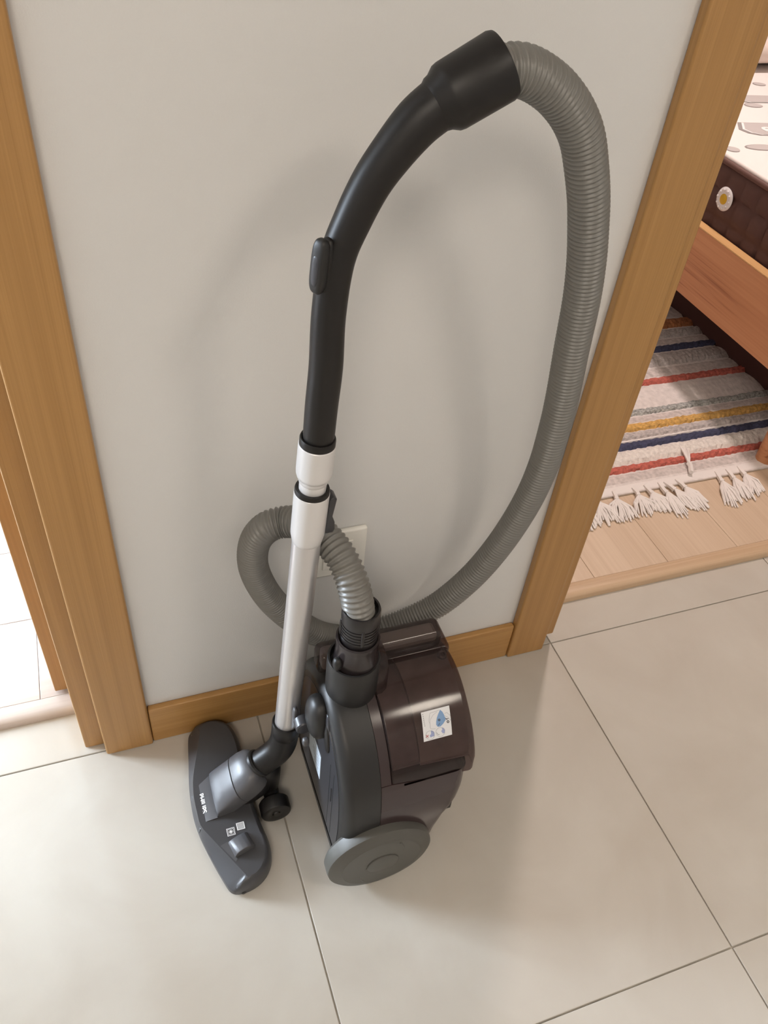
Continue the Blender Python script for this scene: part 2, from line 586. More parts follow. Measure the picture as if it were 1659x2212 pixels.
# side room shell with a window opening in its outer wall
struct(box('wall_side_room_back', -3.3, 0.25, 4.2, 4.3, 0, CEIL, 'white_wall'), 'far wall of the bright side room', 'wall')
struct(box('ceiling_side_room', -3.3, 0.25, WALL_B, 4.3, CEIL, CEIL + 0.05, 'ceiling'), 'white ceiling of the bright side room', 'ceiling')
struct(box('wall_side_room_front', -3.3, -1.7, WALL_Y, WALL_B, 0, CEIL, 'white_wall'), 'side room wall beside the hallway end', 'wall')
WY0, WY1, WZ0, WZ1 = 1.85, 3.10, 0.30, 2.15
wl = struct(link('wall_side_room_left', box_mesh('w', -3.3, -3.2, WALL_B, WY0, 0, CEIL), 'white_wall'), 'outer wall of the side room around its window', 'wall')
box('wall_pier', -3.3, -3.2, WY1, 4.2, 0, CEIL, 'white_wall', wl)
box('window_breast', -3.3, -3.2, WY0, WY1, 0, WZ0, 'white_wall', wl)
box('window_lintel', -3.3, -3.2, WY0, WY1, WZ1, CEIL, 'white_wall', wl)
win = struct(empty('window_1', (-3.25, (WY0 + WY1) / 2, WZ0), '', ''), 'white framed window of the bright side room', 'window')
for (a, b2, c, d) in ((WY0, WY1, WZ0, WZ0 + .05), (WY0, WY1, WZ1 - .05, WZ1), (WY0, WY0 + .05, WZ0 + .05, WZ1 - .05), (WY1 - .05, WY1, WZ0 + .05, WZ1 - .05)):
    box('window_frame', -3.28, -3.22, a, b2, c, d, 'white_print', win)
box('mullion', -3.275, -3.225, (WY0 + WY1) / 2 - .03, (WY0 + WY1) / 2 + .03, WZ0 + .05, WZ1 - .05, 'white_print', win)
area_light('window_daylight', (-3.3, (WY0 + WY1) / 2, (WZ0 + WZ1) / 2), (1, 0, 0), WZ1 - WZ0, WY1 - WY0, WIN_W, WIN_COL, win)

# baseboard and door casings
struct(box('baseboard_back', -0.0235, 0.6555, 0.8155, WALL_Y, 0.0005, 0.094, 'wood_h', bev=0.003), 'honey beech baseboard along the greige wall', 'baseboard')


def casing(name, pieces, label):
    e = struct(empty(name, (pieces[0][1], pieces[0][3], 0), '', ''), label, 'door frame')
    for (n, x0, x1, y0, y1, z0, z1, m, bv) in pieces:
        box(n, x0, x1, y0, y1, z0, z1, m, e, bev=bv)
    return e


casing('door_1', [('casing', -0.1015, -0.0240, 0.8105, WALL_Y, 0.0005, 2.12, 'wood_v', 0.004),
                  ('jamb', -0.1345, -0.094, 0.834, 0.945, 0.0005, 2.08, 'wood_v', 0.003),
                  ('door_stop', -0.1740, -0.094, 0.953, 1.0, 0.0165, 2.08, 'wood_v', 0.002),
                  ('head_casing', LDX0 - 0.1, -0.0240, 0.8105, WALL_Y, 2.121, 2.2, 'wood_h', 0.004),
                  ('jamb', LDX0 - 0.03, LDX0 + 0.01, 0.834, 0.945, 0.0005, 2.08, 'wood_v', 0.003),
                  ('casing', LDX0 - 0.1, LDX0 - 0.022, 0.8105, WALL_Y, 0.0005, 2.12, 'wood_v', 0.004)],
       'beech door frame at the left with stepped edge towards the bright room')
casing('door_2', [('casing', 0.6560, 0.7345, 0.8105, WALL_Y, 0.0005, 2.12, 'wood_v', 0.004),
                  ('jamb', 0.7275, 0.7655, 0.831, 0.965, 0.0165, 2.08, 'wood_v', 0.003),
                  ('head_casing', 0.6560, RDX1 + 0.1, 0.8105, WALL_Y, 2.121, 2.2, 'wood_h', 0.004),
                  ('jamb', RDX1 - 0.01, RDX1 + 0.03, 0.831, 0.965, 0.0165, 2.08, 'wood_v', 0.003),
                  ('casing', RDX1 + 0.022, RDX1 + 0.1, 0.8105, WALL_Y, 0.0005, 2.12, 'wood_v', 0.004)],
       'honey beech door frame of the bedroom doorway')


# lamps that light the rooms
def ceiling_lamp(loc, power, color, label, size):
    e = empty('ceiling_lamp', (loc[0], loc[1], CEIL), label, 'lamp')
    link('lamp_base', lathe_mesh('lamp_base', (loc[0], loc[1], CEIL - 0.0005), (0, 0, -1), [(0, .05), (0.0, size * .5), (0.02, size * .52), (0.03, size * .5), (0.032, 0.01)], 40), 'white_print', e)
    area_light('lamp_light', (loc[0], loc[1], CEIL - 0.045), (0, 0, -1), size * .8, size * .8, power, color, e).data.shape = 'DISK'


ceiling_lamp(HALL_LAMP, HALL_W, HALL_COL, 'wide round ceiling lamp near the left doorway', 0.80)
ceiling_lamp(HALL_LAMP_2, HALL_W_2, HALL_COL, 'small round ceiling lamp near the bedroom doorway', 0.46)
ceiling_lamp(BED_LAMP, BED_W, BED_COL, 'round white ceiling lamp above the bed', 0.22)

# wall plate behind the hose
sp = empty('wall_outlet', (0.30, WALL_Y, 0.33), 'white wall outlet plate half hidden behind the coiled hose', 'outlet')
box('plate', 0.245, 0.337, 0.818, WALL_Y - 0.0002, 0.338, 0.432, 'plate', sp, bev=0.0035)
box('rocker', 0.268, 0.314, 0.8155, 0.8175, 0.357, 0.413, 'plate', sp, bev=0.001)

# ------------------------------------------------------------------ vacuum cleaner
YC = 0.62
vac = empty('vacuum_cleaner', (0.30, YC, 0.0), 'dark grey canister vacuum cleaner standing on end with looped grey hose and silver tube', 'vacuum cleaner')
HALF = [(.104, .012), (.119, .03), (.128, .07), (.132, .13), (.130, .18), (.124, .22), (.115, .25), (.098, .28), (.075, .305), (.045, .325), (.020, .3345), (0.0, .337)]
HC = catmull(HALF, 5)   # smooth half outline from the foot to the nose


def hw_at(z):
    for a, b in zip(HC[:-1], HC[1:]):
        if a[1] <= z <= b[1]:
            t = (z - a[1]) / max(1e-9, b[1] - a[1])
            return a[0] + (b[0] - a[0]) * t
    return HC[0][0] if z < HC[0][1] else 0.0


def planform(z0, z1=9.0, off=0.0):
    """closed (y, z) outline between two heights"""
    pts = [p for p in HC if z0 < p[1] < z1]
    near = [(YC - hw_at(z0), z0)] + [(YC - p[0], p[1]) for p in pts]
    far = [(YC + p[0], p[1]) for p in reversed(pts) if p[0] > 1e-6] + [(YC + hw_at(z0), z0)]
    if z1 < 9:
        near.append((YC - hw_at(z1), z1)); far.insert(0, (YC + hw_at(z1), z1))
    return near + far


def offset_poly(poly, d):
    """move a closed outline outward by d (it runs near side up, far side down: clockwise seen from -x ... sign checked)"""
    n = len(poly)
    area = sum(poly[i][0] * poly[(i + 1) % n][1] - poly[(i + 1) % n][0] * poly[i][1] for i in range(n))
    s = 1 if area > 0 else -1
    out = []
    for i in range(n):
        a, b, c = poly[i - 1], poly[i], poly[(i + 1) % n]
        nx = ny = 0
        for p, q in ((a, b), (b, c)):
            ex, ey = q[0] - p[0], q[1] - p[1]
            l = math.hypot(ex, ey) or 1e-9
            nx += s * ey / l; ny += -s * ex / l
        l = math.hypot(nx, ny) or 1e-9
        out.append((b[0] + nx / l * d, b[1] + ny / l * d))
    return out


def prism_mesh(name, poly, stations, warp=None, sharp=40):
    verts, faces = [], []
    n = len(poly)
    for (x, d) in stations:
        for (y, z) in offset_poly(poly, d):
            verts.append(warp(x, y, z) if warp else (x, y, z))
    for i in range(len(stations) - 1):
        for k in range(n):
            k2 = (k + 1) % n
            faces.append((i * n + k, i * n + k2, (i + 1) * n + k2, (i + 1) * n + k))
    faces.append(tuple(range(n)))
    faces.append(tuple((len(stations) - 1) * n + k for k in range(n)))
    return auto_smooth(mesh_from(name, verts, faces), sharp)


def fillet(x0, x1, r0, r1, off=0.0, n=4):
    st = []
    for k in range(n + 1):
        a = PI / 2 * k / n
        st.append((x0 + r0 * (1 - math.sin(a)) if False else x0 + r0 * (1 - math.cos(a)), off - r0 * (1 - math.sin(a))))
    for k in range(n + 1):
        a = PI / 2 * (1 - k / n)
        st.append((x1 - r1 * (1 - math.cos(a)), off - r1 * (1 - math.sin(a))))
    return st


# charcoal lower shell (underside faces left)
shell = link('body_shell', prism_mesh('body_shell', planform(.012), fillet(.212, .2655, .017, .0005, n=6)), 'dark', vac)
weighted(shell)
shell['label'] = 'matt charcoal body shell'
link('underside_plate', prism_mesh('underside_plate', planform(.03), [(.2112, -.0268), (.2112, -.0262), (.2125, -.0258)], sharp=20), 'under', shell)
for yy in (.545, .562):
    box('panel_seam', .21085, .2113, yy, yy + .0008, .06, .235, 'dark', shell)
box('vent_slot', .2106, .2113, .5505, .5530, .150, .185, 'black', shell)
rl = box('rating_label', .2106, .2114, .606, .666, .118, .182, 'rating', shell)
for k in range(7):
    zz = .127 + .008 * k
    a = .612 + .004 * random.random()
    box('label_text', .2103, .21058, a, a + .02 + .025 * random.random(), zz, zz + .0016, 'print_grey', shell)
# recess beside the edge; its inner shade is a black bump on the rim
rc = Matrix.Rotation(math.radians(-10), 3, 'X')
link('edge_recess', blob_mesh('edge_recess', (.2125, .5865, .2790), (.0045, .0120, .038), 2.4, rot=rc), 'under', shell)
link('recess_shade', blob_mesh('recess_shade', (.2105, .5825, .2740), (.0040, .0085, .029), 2.4, rot=rc), 'black', shell)
# smoked lower body
def warp_low(x, y, z):
    x1 = [(0.0, .352), (.05, .364), (.10, .366), (.14, .376), (.165, .390), (.20, .397), (.26, .402)]
    e = x1[-1][1]
    for a, b in zip(x1[:-1], x1[1:]):
        if a[0] <= z <= b[0]:
            e = a[1] + (b[1] - a[1]) * (z - a[0]) / (b[0] - a[0])
    t = (x - .266) / (.402 - .266)
    zz = z
    if z > .2395:
        zz = z - .19 * (x - .281) if x > .281 else z
    return (.266 + t * (e - .266), y, zz)


low = link('rear_cover', prism_mesh('rear_cover', planform(.012, .2455), [(.266, 0), (.281, 0), (.30, 0)] + fillet(.32, .402, .0, .022)[5:], warp_low), 'smoke_solid', vac)
weighted(low)
low['label'] = 'smoked purple-brown rear cover'
box('cord_slot', .372, .386, .500, .5045, .128, .146, 'black', low, bev=0.001)
link('container_rim', prism_mesh('container_rim', planform(.2462), [(.266, -.0005), (.2805, -.0005)]), 'smoke_solid', vac)


# smoked dust container with things showing through it
def warp_bin(x, y, z):
    if z < .2555:
        return (x, y, z - .19 * (x - .281))
    return (x, y, z)


BIN_OFF = 0.0045
bin_ = link('dust_container', prism_mesh('dust_container', planform(.2525), fillet(.281, .4095, .003, .010, BIN_OFF), warp_bin), 'smoke', vac)
weighted(bin_)
bin_['label'] = 'smoked see-through dust container'
link('filter_block', prism_mesh('filter_block', planform(.262), [(.2855, -.006), (.325, -.006)]), 'filter', bin_)
link('dust_bucket', prism_mesh('dust_bucket', planform(.262), [(.3265, -.004), (.402, -.004)], lambda x, y, z: (x, y, z - .12 * (x - .3) if z < .268 else z)), 'bucket', bin_)
# raised lid bar along the top of the container
lid = weighted(link('lid_bar', box_mesh('lid_bar', .216, .4045, .652, .688, .318, .361, 0.011, 4), 'lid', vac))
link('lid_core', box_mesh('lid_core', .224, .398, .657, .683, .318, .353, 0.006, 2), 'lid_core', lid)
weighted(link('lid_rim', box_mesh('lid_rim', .300, .4135, .640, .700, .318, .3395, 0.008, 3), 'smoke', lid))
lb = link('latch_button', lathe_mesh('latch_button', (.395, .634, .332), (.1, -.45, .9), [(0, .006), (.005, .0075), (.007, .006), (.0075, .0035), (.005, .003), (.005, .0005)], 24), 'smoke_solid', vac)


# where the arc surface of the container lies
def arc_table(off):
    pts = [(YC - p[0], p[1]) for p in HC]
    res = []
    for i in range(len(pts)):
        a = pts[max(0, i - 1)]; b = pts[min(len(pts) - 1, i + 1)]
        ex, ey = b[0] - a[0], b[1] - a[1]
        l = math.hypot(ex, ey)
        res.append((pts[i][0] - ey / l * off, pts[i][1] + ex / l * off))
    return res


def arc_point(s_from_top, off):
    """point on the near half outline a given length below the nose-side reference z=.319"""
    tab = arc_table(off)
    # reference index
    L = [0.0]
    for a, b in zip(tab[:-1], tab[1:]):
        L.append(L[-1] + math.hypot(b[0] - a[0], b[1] - a[1]))
    ref = None
    for i in range(len(tab) - 1):
        if tab[i][1] <= .3205 <= tab[i + 1][1]:
            t = (.3205 - tab[i][1]) / (tab[i + 1][1] - tab[i][1])
            ref = L[i] + t * (L[i + 1] - L[i])
            break
    want = ref - s_from_top
    for i in range(len(tab) - 1):
        if L[i] <= want <= L[i + 1]:
            t = (want - L[i]) / max(1e-9, L[i + 1] - L[i])
            return (tab[i][0] + t * (tab[i + 1][0] - tab[i][0]), tab[i][1] + t * (tab[i + 1][1] - tab[i][1]))
    return tab[0]


ST_W, ST_H = 0.0425, 0.040


def st_map(u, v, lift):
    y, z = arc_point(v * ST_H, BIN_OFF + lift)
    return (.3360 + u * ST_W - v * .004, y, z)


def quad_inv(px, py):
    """photo pixel of the sticker crop -> (u, v)"""
    A, B, D = (318, 370), (745, 258), (368, 808)
    ux, uy = B[0] - A[0], B[1] - A[1]
    vx, vy = D[0] - A[0], D[1] - A[1]
    det = ux * vy - uy * vx
    x, y = px - A[0], py - A[1]
    return ((x * vy - y * vx) / det, (ux * y - uy * x) / det)


n = 8
sv = [st_map(i / n, j / n, .0003) for j in range(n + 1) for i in range(n + 1)]
sf = [(j * (n + 1) + i, j * (n + 1) + i + 1, (j + 1) * (n + 1) + i + 1, (j + 1) * (n + 1) + i) for j in range(n) for i in range(n)]
stick = link('instruction_sticker', mesh_from('instruction_sticker', sv, sf), 'sticker', bin_)
stick['label'] = 'white instruction sticker with blue pictograms'


def st_poly(name, pts, mat, lift=.0005):
    uv = [quad_inv(*p) for p in pts]
    c = (sum(p[0] for p in uv) / len(uv), sum(p[1] for p in uv) / len(uv))
    verts = [st_map(*p, lift) for p in uv] + [st_map(*c, lift)]
    k = len(uv)
    link(name, mesh_from(name, verts, [(i, (i + 1) % k, k) for i in range(k)]), mat, bin_)


def st_line(name, pts, mat, w=3.0, lift=.0006):
    verts, faces = [], []
    for i, p in enumerate(pts):
        a = pts[max(0, i - 1)]; b = pts[min(len(pts) - 1, i + 1)]
        dx, dy = b[0] - a[0], b[1] - a[1]
        l = math.hypot(dx, dy) or 1
        for s in (-1, 1):
            verts.append(st_map(*quad_inv(p[0] - dy / l * w * s, p[1] + dx / l * w * s), lift))
    for i in range(len(pts) - 1):
        faces.append((2 * i, 2 * i + 1, 2 * i + 3, 2 * i + 2))
    link(name, mesh_from(name, verts, faces), mat, bin_)


def circ(cx, cy, r, n=16, a0=0, a1=2 * PI, ry=None):
    return [(cx + r * math.cos(a0 + (a1 - a0) * k / n), cy + (ry or r) * math.sin(a0 + (a1 - a0) * k / n)) for k in range(n + 1)]


st_poly('pictogram', [(605, 320), (640, 350), (665, 395), (668, 412), (685, 440), (685, 475), (650, 530), (610, 570), (570, 575), (545, 545), (545, 500), (555, 440), (575, 385)], 'print_blue')
st_line('pictogram_outline', [(590, 325), (520, 350), (450, 372), (440, 430), (437, 500), (452, 530), (455, 580), (462, 605), (500, 606), (535, 600)], 'print_grey', 2)
st_line('pictogram_outline', [(560, 350), (500, 395), (455, 470), (448, 530)], 'print_grey', 1.5)
st_line('pictogram_outline', [(672, 375), (705, 358), (760, 405)], 'print_grey', 2)
st_line('pictogram_outline', [(668, 405), (720, 430), (772, 480)], 'print_grey', 2)
st_line('pictogram_outline', circ(457, 700, 66), 'print_grey', 2)
st_line('pictogram_outline', circ(610, 652, 68), 'print_grey', 2)
st_poly('pictogram', [(465, 630), (500, 637), (522, 665), (520, 715), (492, 722), (465, 735), (452, 705), (472, 682)], 'print_lilac')
st_poly('pictogram', [(628, 585), (660, 592), (682, 625), (675, 668), (650, 674), (635, 655), (622, 640), (642, 618)], 'print_lilac')
st_line('cross_mark', [(392, 698), (435, 732)], 'print_red', 4)
st_line('cross_mark', [(435, 695), (392, 738)], 'print_red', 4)
st_line('check_mark', [(553, 660), (575, 690), (600, 690)], 'print_grey', 4)
st_line('number_dot', circ(588, 468, 13), 'print_dark', 6, .0008)
st_line('number_dot', circ(722, 493, 15), 'print_dark', 6, .0008)
st_poly('pictogram', [(680, 438), (705, 450), (730, 442), (728, 452), (705, 463), (690, 462)], 'print_dark', .0007)
st_line('arrow_mark', [(590, 510), (592, 530), (572, 552)], 'print_dark', 3, .0008)
for k in range(7):
    t0 = k / 7.0
    st_line('fine_print', [(342 + 34 * t0, 385 + 195 * t0), (345 + 34 * t0, 402 + 195 * t0)], 'print_grey', 5)

# hose socket
SX = .2535
cup = link('socket_collar', lathe_mesh('socket_collar', (SX, YC, 0), (0, 0, 1), [(.300, .030), (.318, .0352), (.340, .0365), (.397, .0362), (.400, .0350), (.400, .0325), (.385, .0318)], 48), 'dark', vac)
link('socket_guard', prism_mesh('socket_guard', [(.600, .300), (.600, .375), (.612, .392), (.640, .396), (.655, .385), (.655, .300)], [(.262, 0), (.266, .002), (.292, .002), (.300, -.004)]), 'smoke', vac)
sock = link('hose_socket', lathe_mesh('hose_socket', (SX + .003, YC, 0), (0, 0, 1), [(.330, .0315), (.398, .0312), (.404, .0300), (.428, .0282), (.436, .0292), (.442, .0292), (.443, .0265), (.430, .0262)], 48), 'socket', vac)
link('socket_core', lathe_mesh('socket_core', (SX + .003, YC, 0), (0, 0, 1), [(.335, .024), (.43, .024), (.431, .01)], 32), 'hose_cuff', sock)
link('release_button', blob_mesh('release_button', (SX - .0275, YC - .012, .408), (.006, .007, .011), 2.5), 'dark', sock)
prof = [(.425, .0240), (.452, .0248)]
for k in range(5):
    z = .452 + .0055 * k
    prof += [(z, .0248), (z + .0002, .0236), (z + .0022, .0236), (z + .0024, .0248)]
prof += [(.484, .0252), (.496, .0250), (.499, .0240), (.499, .0215), (.490, .0212)]
cuff = link('hose_cuff', lathe_mesh('hose_cuff', (SX + .004, YC, 0), (0, 0, 1), prof, 48, 30), 'hose_cuff', vac)
for a in (-100, -10, 80, 170):
    ca, sa = math.cos(math.radians(a)), math.sin(math.radians(a))
    link('cuff_rib', blob_mesh('cuff_rib', (SX + .004 + .0242 * ca, YC + .0242 * sa, .464), (.0022, .0022, .016), 4, 10, 8), 'hose_cuff', cuff)

# wheels
for sgn, y0 in ((-1, .474), (1, .766)):
    cx, cz, rr = .2690, .0815, .0815
    prof = [(-.004, .02), (-.0055, .03), (-.004, .060), (-.0045, .0615), (-.0025, .0655), (0.0, .0765), (.003, rr - .001), (.008, rr), (.022, rr), (.0265, rr - .003), (.027, .05)]
    ax = (0, 1, 0) if sgn < 0 else (0, -1, 0)
    w = link('wheel', lathe_mesh('wheel', (cx, y0, cz), ax, prof, 64, 30), 'wheel', vac)
    w['label'] = 'large grey rear wheel disc'
    yo = y0 - .005 if sgn < 0 else y0 + .005
    link('hub_disc', lathe_mesh('hub_disc', (cx + .002, yo, cz - .002), ax, [(-.0022, .004), (-.0020, .022), (-.001, .0245), (.002, .025)], 40), 'wheel', w)
    for s in (0, 1):
        pts = []
        for k in range(13):
            t = k / 12
            a = PI * s + .25 + .9 * t
            r = .024 + .036 * t
            pts.append((cx + r * math.cos(a), yo + (.0014 if sgn < 0 else -.0014), cz + r * math.sin(a) * .9))
        link('wheel_ridge', sweep_mesh('wheel_ridge', pts, [.0016] * 13, 8), 'wheel', w)

# front castor on the underside
cas = link('castor', blob_mesh('castor', (.2055, .614, .284), (.0175, .026, .040), 2.3), 'dark', vac)
link('castor_wheel', lathe_mesh('castor_wheel', (.186, .612, .262), (0, 1, 0), [(0, .004), (0, .011), (.002, .0125), (.016, .0125), (.018, .011), (.018, .004)], 28), 'under', cas)
link('castor_fork', blob_mesh('castor_fork', (.1795, .640, .262), (.004, .006, .014), 3), 'nozzle_l', cas)
link('castor_fork', blob_mesh('castor_fork', (.1850, .602, .245), (.005, .005, .008), 3), 'nozzle_l', cas)

# ---- hose: pixel-free centre line in metres
HOSE=[(.3300, .6635, 1.0960), (.3460, .6630, 1.1030), (0.3583, 0.6630, 1.1049), (0.3715, 0.6640, 1.1035), (0.3904, 0.6660, 1.0963), (0.4112, 0.6680, 1.0840), (0.4320, 0.6700, 1.0658), (0.4489, 0.6720, 1.0439), (0.4636, 0.6750, 1.0144), (0.4752, 0.6780, 0.9877), (0.4846, 0.6810, 0.9614), (0.4990, 0.6860, 0.9145), (0.5109, 0.6920, 0.8630), (0.5217, 0.7000, 0.7974), (0.5349, 0.7090, 0.7172), (0.5422, 0.7160, 0.6575), (0.5467, 0.7240, 0.5865), (0.5429, 0.7340, 0.5087), (0.5263, 0.7470, 0.4186), (0.4980, 0.7580, 0.3412), (0.4586, 0.7670, 0.2809), (0.4193, 0.7720, 0.2521), (0.3738, 0.7760, 0.2332), (0.3191, 0.7780, 0.2223), (0.2630, 0.7780, 0.2461), (0.2199, 0.7760, 0.2929), (0.1828, 0.7720, 0.3541), (0.1599, 0.7670, 0.4123), (0.1490, 0.7600, 0.4657), (0.1515, 0.7520, 0.5134), (0.1656, 0.7420, 0.5461), (0.1888, 0.7350, 0.5571), (0.2091, 0.7160, 0.5653), (0.2266, 0.6920, 0.5637), (0.2390, 0.6620, 0.5557), (0.2464, 0.6400, 0.5388), (0.2514, 0.6260, 0.5137), (0.2548, 0.6200, 0.4881)]
HR = 0.0205


def hose_mesh():
    line = [Vector(p) for p in catmull(HOSE, 14)]
    # arc length resample with ribs; the ribs spread where the hose is stretched near the canister
    L = [0.0]
    for a, b in zip(line[:-1], line[1:]):
        L.append(L[-1] + (b - a).length)
    tot = L[-1]

    def at(s):
        s = max(0, min(tot, s))
        lo, hi = 0, len(L) - 1
        while hi - lo > 1:
            m = (lo + hi) // 2
            if L[m] <= s:
                lo = m
            else:
                hi = m
        t = (s - L[lo]) / max(1e-9, L[hi] - L[lo])
        return line[lo].lerp(line[hi], t)
    pts, rad = [], []
    s = 0.0
    shape = [(0.0, -.0022), (0.16, -.0018), (0.32, -.0004), (0.5, .0005), (0.68, -.0004), (0.84, -.0018)]
    while s < tot:
        k = max(0.0, (s - (tot - .19)) / .19)
        pitch = .0053 + .0020 * min(1.0, k * 1.6)
        for f, d in shape:
            if s + f * pitch <= tot:
                pts.append(at(s + f * pitch)); rad.append(HR + d * (1.15 if k > 0 else 1.0))
        s += pitch
    return sweep_mesh('hose', pts, rad, 28, True, sharp=180)


hose = link('hose', hose_mesh(), 'hose', vac)
hose['label'] = 'ribbed grey suction hose'

# ---- handle
HAND = [(.2066, .667, .742, .0172), (.2085, .667, .785, .0174), (0.2114, .667, .8338, .0174), (0.2119, 0.667, 0.8911, 0.0168), (0.2176, 0.667, 0.9469, 0.0167), (0.2307, 0.667, 0.9847, 0.0173),
        (0.2455, 0.667, 1.0161, 0.018), (0.2618, 0.666, 1.041, 0.019), (0.2805, 0.665, 1.0644, 0.0205), (0.2970, 0.664, 1.0785, 0.0212)]
hs = catmull(HAND, 6)
handle = link('handle', sweep_mesh('handle', [p[:3] for p in hs], [p[3] for p in hs], 32), 'handle', vac)
handle['label'] = 'curved black hand grip'
cdir = (Vector((.3492, .664, 1.1078)) - Vector((.3037, .664, 1.0832))).normalized()
cb = Vector((.3010, .664, 1.0815))
link('grip_cuff', lathe_mesh('grip_cuff', cb, cdir, [(-.012, .018), (-.006, .0222), (-.002, .0232), (.004, .0272), (.008, .0280), (.054, .0287), (.0575, .0275), (.0575, .0225), (.045, .0215)], 48), 'handle', handle)
link('paint_fleck', blob_mesh('paint_fleck', (.3015, .6430, 1.0935), (.0012, .0008, .0012), 2, 10, 6), 'white_print', handle)
nrm = Vector((-.86, -.5, .06)).normalized()
zax = Vector((.09, 0, 1)).normalized()
yax = zax.cross(nrm).normalized()
zax = nrm.cross(yax).normalized()
rotm = Matrix((nrm, yax, zax)).transposed()
sc0 = Vector((.2150, .667, .9455)) + nrm * .0195
sl = link('suction_slider', blob_mesh('suction_slider', sc0, (.0062, .0078, .0262), 3.6, 28, 18, rotm), 'dark', handle)
sl['label'] = 'charcoal suction slider on the grip'
link('slider_groove', blob_mesh('slider_groove', sc0 + nrm * .0052 - zax * .003, (.0016, .0046, .015), 3, 20, 10, rotm), 'under', handle)
link('slider_bed', blob_mesh('slider_bed', Vector((.2150, .667, .9420)) + nrm * .0120, (.0050, .0085, .029), 3.0, 20, 14, rotm), 'handle', handle)


# ---- silver telescopic tube
def axp(z):
    return Vector((.1723 + .0600 * (z - .182), .667, z))


tdir = (axp(1) - axp(0)).normalized()


def on_axis(name, prof, mat, parent, seg=48, sharp=35):
    """prof: (z, radius) along the tube axis"""
    base = axp(0)
    k = (axp(1) - axp(0)).length
    return link(name, lathe_mesh(name, base, tdir, [(z * k, r) for z, r in prof], seg, sharp), mat, parent)


tube = on_axis('extension_tube', [(.165, .0150), (.165, .0177), (.598, .0177), (.601, .0172)], 'silver', vac)
tube['label'] = 'silver telescopic tube'
on_axis('tube_collar', [(.590, .0177), (.5905, .0181), (.594, .0188), (.602, .0203), (.606, .0205), (.666, .0207), (.667, .0198), (.660, .0190)], 'pearl', tube)
on_axis('collar_ring', [(.662, .0185), (.664, .0203), (.6705, .0203), (.6725, .0196), (.6725, .0166), (.664, .0160)], 'handle', tube)
ut = on_axis('upper_tube', [(.62, .0155), (.682, .0157), (.6835, .0168), (.6870, .0170), (.6885, .0175), (.6905, .0192), (.6945, .0204), (.699, .0208), (.7345, .0208), (.7355, .02), (.73, .0180)], 'pearl', vac)
on_axis('tube_ring', [(.728, .0185), (.7335, .0199), (.7425, .0199), (.7445, .0192), (.7445, .0176), (.735, .0170)], 'handle', ut)
clip = []
for (dx, zz) in ((.0185, .607), (.0200, .655), (.0245, .659), (.0290, .655), (.0275, .640), (.0262, .628), (.0300, .618), (.0310, .607), (.0290, .602), (.0200, .602)):
    clip.append((axp(zz).x + dx, zz))
cv = [(x, .659, z) for x, z in clip] + [(x, .675, z) for x, z in clip]
nc = len(clip)
cf = [tuple(range(nc)), tuple(range(nc, 2 * nc))] + [(k, (k + 1) % nc, nc + (k + 1) % nc, nc + k) for k in range(nc)]
cm = mesh_from('lock_clip', cv, cf)
bm = bmesh.new(); bm.from_mesh(cm)
bmesh.ops.bevel(bm, geom=bm.edges[:], offset=.0012, segments=2, profile=.5, affect='EDGES')
bm.to_mesh(cm); bm.free()
link('lock_clip', auto_smooth(cm, 50), 'under', tube)['label'] = 'dark tube lock clip'

# ---- floor nozzle
NOUT = [(.018, .667), (.0185, .648), (.0215, .625), (.027, .600), (.036, .567), (.0455, .537), (.0515, .523), (.062, .5165), (.080, .5165), (.098, .5225), (.112, .534), (.1215, .552), (.1235, .575),
        (.1195, .602), (.1155, .632), (.1145, .667), (.1145, .702), (.1155, .738), (.1150, .765), (.109, .790), (.098, .8045), (.082, .8125), (.062, .8135), (.046, .810), (.036, .801), (.0315, .785), (.0265, .75), (.0205, .71), (.0185, .686)]
NTOP = [(.024, .667), (.0245, .648), (.0262, .625), (.038, .601), (.0565, .567), (.072, .5385), (.0765, .5305), (.0800, .5275), (.0860, .5270), (.0950, .5300), (.1040, .5385), (.1110, .555), (.1130, .576),
        (.1100, .602), (.1070, .632), (.106, .667), (.106, .702), (.107, .738), (.1060, .763), (.101, .784), (.092, .796), (.080, .8035), (.067, .8035), (.058, .798), (.053, .788), (.049, .773), (.0400, .745), (.0290, .710), (.0250, .686)]
NFRONT = set(range(0, 7)) | set(range(24, 29))
_c = [(a[0], a[1], b[0], b[1], 1.0 if k in NFRONT else 0.0) for k, (a, b) in enumerate(zip(NOUT, NTOP))]
_c = catmull(_c[-2:] + _c + _c[:2], 3)[6:6 + 3 * len(NOUT)]   # rounder closed outline


def nozzle_ring(z, tf, to):
    out = []
    for (x, y, tx, ty, w) in _c:
        w = max(0.0, min(1.0, w))
        t = tf * w + to * (1 - w)
        out.append((x + (tx - x) * t, y + (ty - y) * t, z))
    return out


NL = [nozzle_ring(.003, .12, .3), nozzle_ring(.005, 0, 0), nozzle_ring(.0155, 0, 0), nozzle_ring(.022, .30, .06), nozzle_ring(.029, .64, .25), nozzle_ring(.0345, .90, .60), nozzle_ring(.0370, 1, 1)]
nv, nf = [], []
for r in NL:
    nv += r
K = len(_c)
for i in range(len(NL) - 1):
    for k in range(K):
        k2 = (k + 1) % K
        nf.append((i * K + k, i * K + k2, (i + 1) * K + k2, (i + 1) * K + k))
nf.append(tuple(range(K))); nf.append(tuple((len(NL) - 1) * K + k for k in range(K)))
noz = link('floor_nozzle', auto_smooth(mesh_from('floor_nozzle', nv, nf), 32), 'nozzle', vac)
weighted(noz)
noz['label'] = 'grey floor nozzle lying flat'
# sole with brush strip
box('sole_plate', .050, .104, .545, .785, .0006, .0034, 'black', noz)

